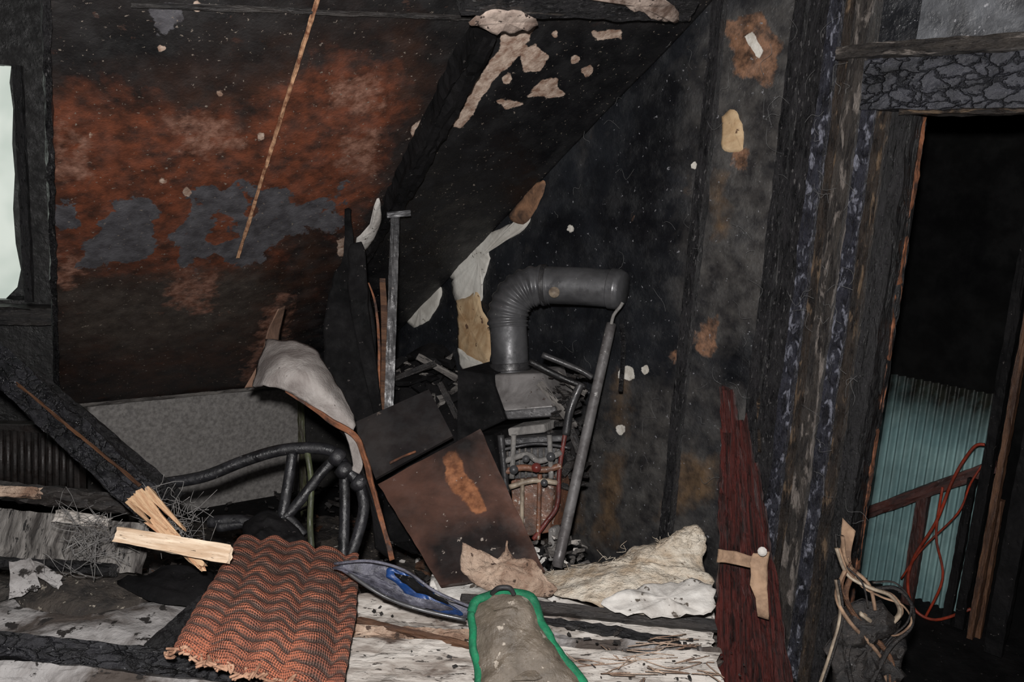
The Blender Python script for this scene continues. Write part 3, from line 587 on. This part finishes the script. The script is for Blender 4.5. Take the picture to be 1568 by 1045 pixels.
for _ in range(70):
    if rnd.random()<.5: cx,cy=rnd.uniform(140,250),rnd.uniform(1190,1290)
    else: cx,cy=rnd.uniform(360,470),rnd.uniform(1130,1240)
    c=P(cx,cy,2.12)
    ln.append([c+Vector((rnd.gauss(0,.035),rnd.gauss(0,.02),rnd.gauss(0,.03))) for _ in range(4)])
hairs('wire_tangle',ln,.0008,mk('gray_wire',(130,128,126),(80,78,78),20),bl_)
# ---------------- woven mat
def mfn(u,v):
    return Vector((0,-.25,1))*(.02*abs(math.sin(u*math.pi*4.5+.3))**1.3+.0035*math.sin((v+.009*math.sin(48*u))*92))
mo=empty('woven_mat')
rows=[[G(548,1246,.55),G(640,1250,.56),G(730,1268,.54),G(822,1290,.5)],[G(500,1330,.6),G(600,1345,.6),G(700,1370,.58),G(818,1395,.52)],[G(440,1430,.6),G(560,1450,.61),G(680,1480,.58),G(800,1510,.5)],[G(398,1505,.57),G(520,1545,.56),G(640,1580,.52),G(780,1640,.46)]]
sheet('mat_body',rows,M_mat,sub=40,thick=.012,parent=mo,jit=.003,fn=mfn)
ln=[];rnd=random.Random(11)
for k in range(46):
    t=k/45; c=crs(rows[3],10)[int(t*29)]+Vector((0,-.010,.004+.018*abs(math.sin(t*14))))
    ln.append([c+Vector((rnd.gauss(0,.012),rnd.gauss(0,.006),rnd.gauss(0,.006))) for _ in range(4)])
hairs('frayed_edge',ln,.003,M_matedge,mo,seg=6)
# ---------------- umbrella
um=empty('folded_umbrella')
def leaf(nm,pts,d,h,mat,jag=.006):
    pillow(nm,[P(x,y,d) for x,y in pts],(0,-.6,.8),h,mat,jag=jag,lump=.01,ls=22,rings=10,parent=um,n=5)
leaf('canopy_gray',[(765,1300),(830,1288),(900,1306),(960,1345),(1040,1385),(1085,1405),(1075,1418),(980,1408),(900,1378),(830,1335)],2.08,.008,M_grayum)
leaf('canopy_blue',[(888,1322),(892,1304),(930,1316),(985,1350),(1010,1380),(1060,1405),(1040,1410),(985,1400),(945,1372),(915,1345)],2.05,.004,M_blue)
leaf('canopy_fold',[(800,1312),(860,1325),(930,1368),(1000,1392),(1040,1402),(980,1398),(900,1376)],2.035,.006,M_grayum)
leaf('canopy_fold_b',[(905,1318),(950,1330),(1000,1368),(1030,1388),(985,1368),(940,1345)],2.03,.003,M_soft,.003)
tube('rib',[P(768,1296,2.06),P(850,1290,2.04),P(930,1312,2.02),P(1000,1360,2.02),P(1080,1395,2.03)],.004,M_grayum,um,seg=8)
tube('rib_2',[P(800,1318,2.04),P(880,1370,2.03),P(960,1400,2.02),P(1070,1425,2.02)],.005,M_metal,um,seg=8)
# ---------------- planks foreground right
wb=empty('peeling_white_boards')
plank('board_1',gp(800,1398,.445),gp(1640,1478,.42),.085,.03,M_whitebd,parent=wb,face=(0,-.5,.9),rough=.01,splin=.03)
plank('board_2',gp(760,1520,.45),gp(1650,1560,.42),.12,.03,M_whitebd,parent=wb,face=(0,-.4,.9),rough=.01,splin=.03,seed=3)
plank('board_5',gp(1080,1462,.43),gp(1650,1512,.41),.04,.02,M_ashbd,parent=wb,face=(0,-.4,.9),rough=.012,splin=.03,seed=5)
plank('board_3',gp(800,1455,.46),gp(1200,1478,.45),.035,.03,M_wool2,parent=wb,face=(0,-.5,.9),rough=.014,splin=.03)
plank('board_4',gp(990,1345,.42),gp(1640,1425,.41),.07,.03,M_plasterw,parent=wb,face=(0,-.5,.9),rough=.012,splin=.03)
plank('broken_edge',gp(1180,1420,.45),gp(1560,1475,.44),.010,.02,M_char,parent=wb,face=(0,-.5,.9),rough=.014,splin=.03)
plank('thin_charred_batten',gp(1060,1378,.49),gp(1752,1450,.46),.03,.022,M_charp,face=(0,-.7,.7),rough=.005,splin=.02,parent=wb)
plank('split_lath',gp(820,1425,.48),gp(1080,1486,.48),.016,.012,M_brownwood,rough=.006,splin=.02,parent=wb)
scatter('board_grit',M_charp,160,(-.35,.62),(1.75,2.5),.006,.02,41,.01,par=wb,zf=.46)
rnd=random.Random(77); ln=[]
for _ in range(26):
    c=gp(rnd.uniform(1330,1620),rnd.uniform(1470,1560),.455); ln.append([c+Vector((rnd.gauss(0,.05),rnd.gauss(0,.03),rnd.uniform(0,.01))) for _ in range(3)])
hairs('straw_bits',ln,.0014,M_wool2,wb)
# wool
iw=empty('insulation_wool')
pillow('tuft_a',[P(x,y,2.3) for x,y in [(1060,1248),(1085,1258),(1110,1264),(1138,1284),(1158,1268),(1163,1244),(1172,1266),(1190,1286),(1218,1284),(1250,1318),(1278,1362),(1200,1372),(1110,1350),(1062,1318)]],(0,-.8,.5),.012,M_wool2,jag=.008,lump=.014,ls=26,rings=16,n=8,parent=iw,fine=.004)
pillow('tuft_b',[P(x,y,d) for x,y,d in [(1240,1322,2.48),(1330,1298,2.48),(1400,1290,2.47),(1450,1262,2.46),(1530,1238,2.45),(1560,1218,2.45),(1595,1205,2.44),(1620,1240,2.42),(1612,1290,2.38),(1634,1345,2.3),(1580,1395,2.22),(1450,1405,2.2),(1350,1385,2.24),(1270,1362,2.32)]],(0,-.7,.7),.03,M_wool,jag=.012,lump=.016,ls=18,rings=22,n=8,parent=iw,fine=.005)
rnd=random.Random(5); ln=[]
for _ in range(90):
    t=rnd.random(); c=P(1250+360*t,1318-110*t+rnd.uniform(0,60),2.40)
    ln.append([c+Vector((rnd.gauss(0,.014),rnd.gauss(0,.01),rnd.gauss(0,.010))) for _ in range(3)])
hairs('loose_fibres',ln,.0008,M_wool,iw)
pillow('plaster_sheet',[P(x,y,d) for x,y,d in [(1380,1385,2.18),(1480,1345,2.22),(1590,1330,2.24),(1640,1350,2.2),(1640,1400,2.14),(1560,1415,2.14),(1440,1408,2.14)]],(0,-.6,.8),.006,M_plasterw,jag=.012,lump=.006,rings=12,n=6,parent=iw)
pillow('plaster_sheet_b',[gp(x,y,.45) for x,y in [(985,1320),(1100,1340),(1250,1370),(1240,1390),(1120,1390),(1030,1370)]],(0,-.5,.8),.008,M_plasterw,jag=.012,lump=.008,rings=8,parent=wb)
# ---------------- mitt
mi=empty('oven_mitt')
mo_pts=[(1082,1410),(1095,1382),(1140,1362),(1195,1364),(1228,1385),(1240,1425),(1265,1470),(1300,1520),(1345,1580),(1352,1640),(1110,1640),(1100,1560),(1085,1480)]
dm=lambda y:1.97-.0010*(y-1360)*.6
po3=[P(x,y,dm(y)) for x,y in mo_pts]
_,ol=pillow('quilted_body',po3,(0,-.6,.8),.03,M_mitt,lump=.008,ls=16,rings=14,parent=mi,n=5)
tube('green_edge',[q+noise.noise_vector(q*30)*.005 for q in ol+[ol[0]]],.0115,M_green,mi,seg=10,smoothpath=False,flat=.7)
tube('loop',[P(1130,1364,1.96),P(1145,1352,1.94),P(1170,1352,1.94),P(1180,1366,1.95)],.006,M_metald,mi,seg=8)
sheet('inner_fold',[[P(1130,1400,1.93),P(1170,1395,1.92),P(1210,1400,1.94)],[P(1135,1470,1.89),P(1190,1470,1.88),P(1230,1465,1.91)],[P(1150,1560,1.83),P(1220,1560,1.82),P(1280,1555,1.85)]],M_mitt,parent=mi,jit=.012,sub=8)
# ---------------- red post
rp_=empty('red_charred_post')
plank('post_left',P(1682,1000,2.40),P(1690,1640,2.12),.064,.05,M_redw,parent=rp_,w1=.10,rough=.012,splin=.08)
plank('post_right',P(1722,1070,2.37),P(1772,1640,2.1),.04,.05,M_redw,parent=rp_,w1=.12,rough=.012,splin=.08,seed=2)
plank('post_tip',P(1670,900,2.43),P(1682,1060,2.39),.034,.03,M_redw,parent=rp_,w1=.064,rough=.01,splin=.05,seed=3)
plank('post_mid',P(1704,970,2.39),P(1735,1400,2.2),.03,.04,M_redw,parent=rp_,w1=.09,rough=.01,splin=.05,seed=4)
sheet('cloth_band',[[P(1648,1262,2.19),P(1700,1272,2.15),P(1762,1282,2.16)],[P(1648,1292,2.19),P(1700,1300,2.14),P(1758,1308,2.15)]],M_cloth,parent=rp_,thick=.004,jit=.008)
sheet('cloth_tail',[[P(1732,1268,2.14),P(1765,1270,2.14)],[P(1728,1330,2.12),P(1762,1335,2.12)],[P(1738,1415,2.1),P(1764,1420,2.1)]],M_cloth,parent=rp_,thick=.004,jit=.012)
tube('nail_head',[P(1751,1268,2.11),P(1751,1268,2.10)],.012,M_plasterw,rp_,seg=10,n=1)
tube('wall_cable',[P(1612,682,2.74),P(1640,690,2.7),P(1720,684,2.62),P(1785,690,2.55),P(1820,700,2.5),P(1838,728,2.46)],.009,M_graybd,seg=8,rf=lambda t,i:1+.4*math.sin(i*2.1),parent=wr)
tube('wall_cable_b',[P(1755,700,2.56),P(1758,770,2.56),P(1742,850,2.58),P(1745,1040,2.56)],.006,M_st3,seg=8,parent=wr)
rnd=random.Random(21); ln=[]
for _ in range(90):
    px=rnd.choice([rnd.uniform(1560,1900),rnd.uniform(1250,1600),rnd.uniform(1850,1960)]); py=rnd.uniform(60,1250)
    h=.012 if px<1600 else .03 if px<1850 else .075
    c=ON(px,py,WL(h)); g=rnd.uniform(.02,.07); a=rnd.uniform(0,6.3); pts=[]
    for k in range(4):
        pts.append(c+we*g*math.cos(a)*k*.4+Z*g*math.sin(a)*k*.5+wn*rnd.uniform(0,.01)); a+=rnd.uniform(-.9,.9)
    ln.append(pts)
hairs('cobwebs',ln,.0005,M_web,wr)
# wire bundle by door
wbn=empty('burnt_cable_bundle'); rnd=random.Random(31)
base=[[(1935,1270),(1960,1330),(2010,1360),(2060,1380),(2080,1420),(2040,1450),(1990,1420)],[(1950,1300),(1930,1360),(1960,1420),(2030,1500),(2040,1580)],[(1930,1340),(1940,1420),(1920,1500),(1890,1590)],[(2000,1350),(2050,1350),(2085,1390),(2080,1440),(2030,1490),(1980,1590)],[(1925,1230),(1935,1290),(1985,1340),(2000,1400)],[(1960,1440),(1940,1500),(1960,1590)]]
for k in range(14):
    bb=base[k%6]; off=(rnd.uniform(-14,14),rnd.uniform(-12,12))
    tube('strand_%d'%k,[P(x+off[0],y+off[1],2.08+rnd.uniform(-.02,.02)) for x,y in bb],rnd.choice([.004,.006,.008]),rnd.choice([M_cream,M_cloth,M_charp,M_brownwood,M_charp]),wbn,seg=8,flat=.6)
pillow('melted_lump',[P(x,y,2.1) for x,y in [(1925,1400),(1990,1380),(2060,1420),(2080,1500),(2050,1600),(1930,1600),(1905,1500)]],(-.3,-.9,.2),.04,M_charp,jag=.02,lump=.05,rings=14,ls=20,parent=wbn,n=6)
sheet('bark_flap',[[P(1935,1190,2.2),P(1965,1220,2.18)],[P(1930,1260,2.18),P(1955,1290,2.16)],[P(1935,1300,2.16),P(1975,1335,2.14)]],M_cloth,parent=wbn,thick=.006)
ra=empty('radiator')
mrad=mk('rad_brown',(32,26,24),(22,19,18),8)
for k in range(13):
    x=-30+k*16
    tube('rib_%d'%k,[P(x,985+k*1.5,3.0),P(x+1,1120+k*1.5,3.0)],.010,mrad,ra,seg=8,n=2)
box('radiator_body',P(70,1060,3.08),Vector((.36,.05,0)),Vector((0,.05,0)),Vector((0,0,.3)),mrad,ra)
# ---------------- lights
ld=bpy.data.lights.new('camera_flash','POINT'); ld.energy=285; ld.shadow_soft_size=.03; ld.color=(1,.97,.95)
lo_=bpy.data.objects.new('camera_flash',ld); SC.objects.link(lo_); lo_.location=(-.04,-.02,1.74)
w=bpy.data.worlds.new('world'); bpy.context.scene.world=w; w.use_nodes=True
w.node_tree.nodes['Background'].inputs[0].default_value=(.8,.9,1,1); w.node_tree.nodes['Background'].inputs[1].default_value=.02
bpy.context.scene.view_settings.view_transform='Standard'
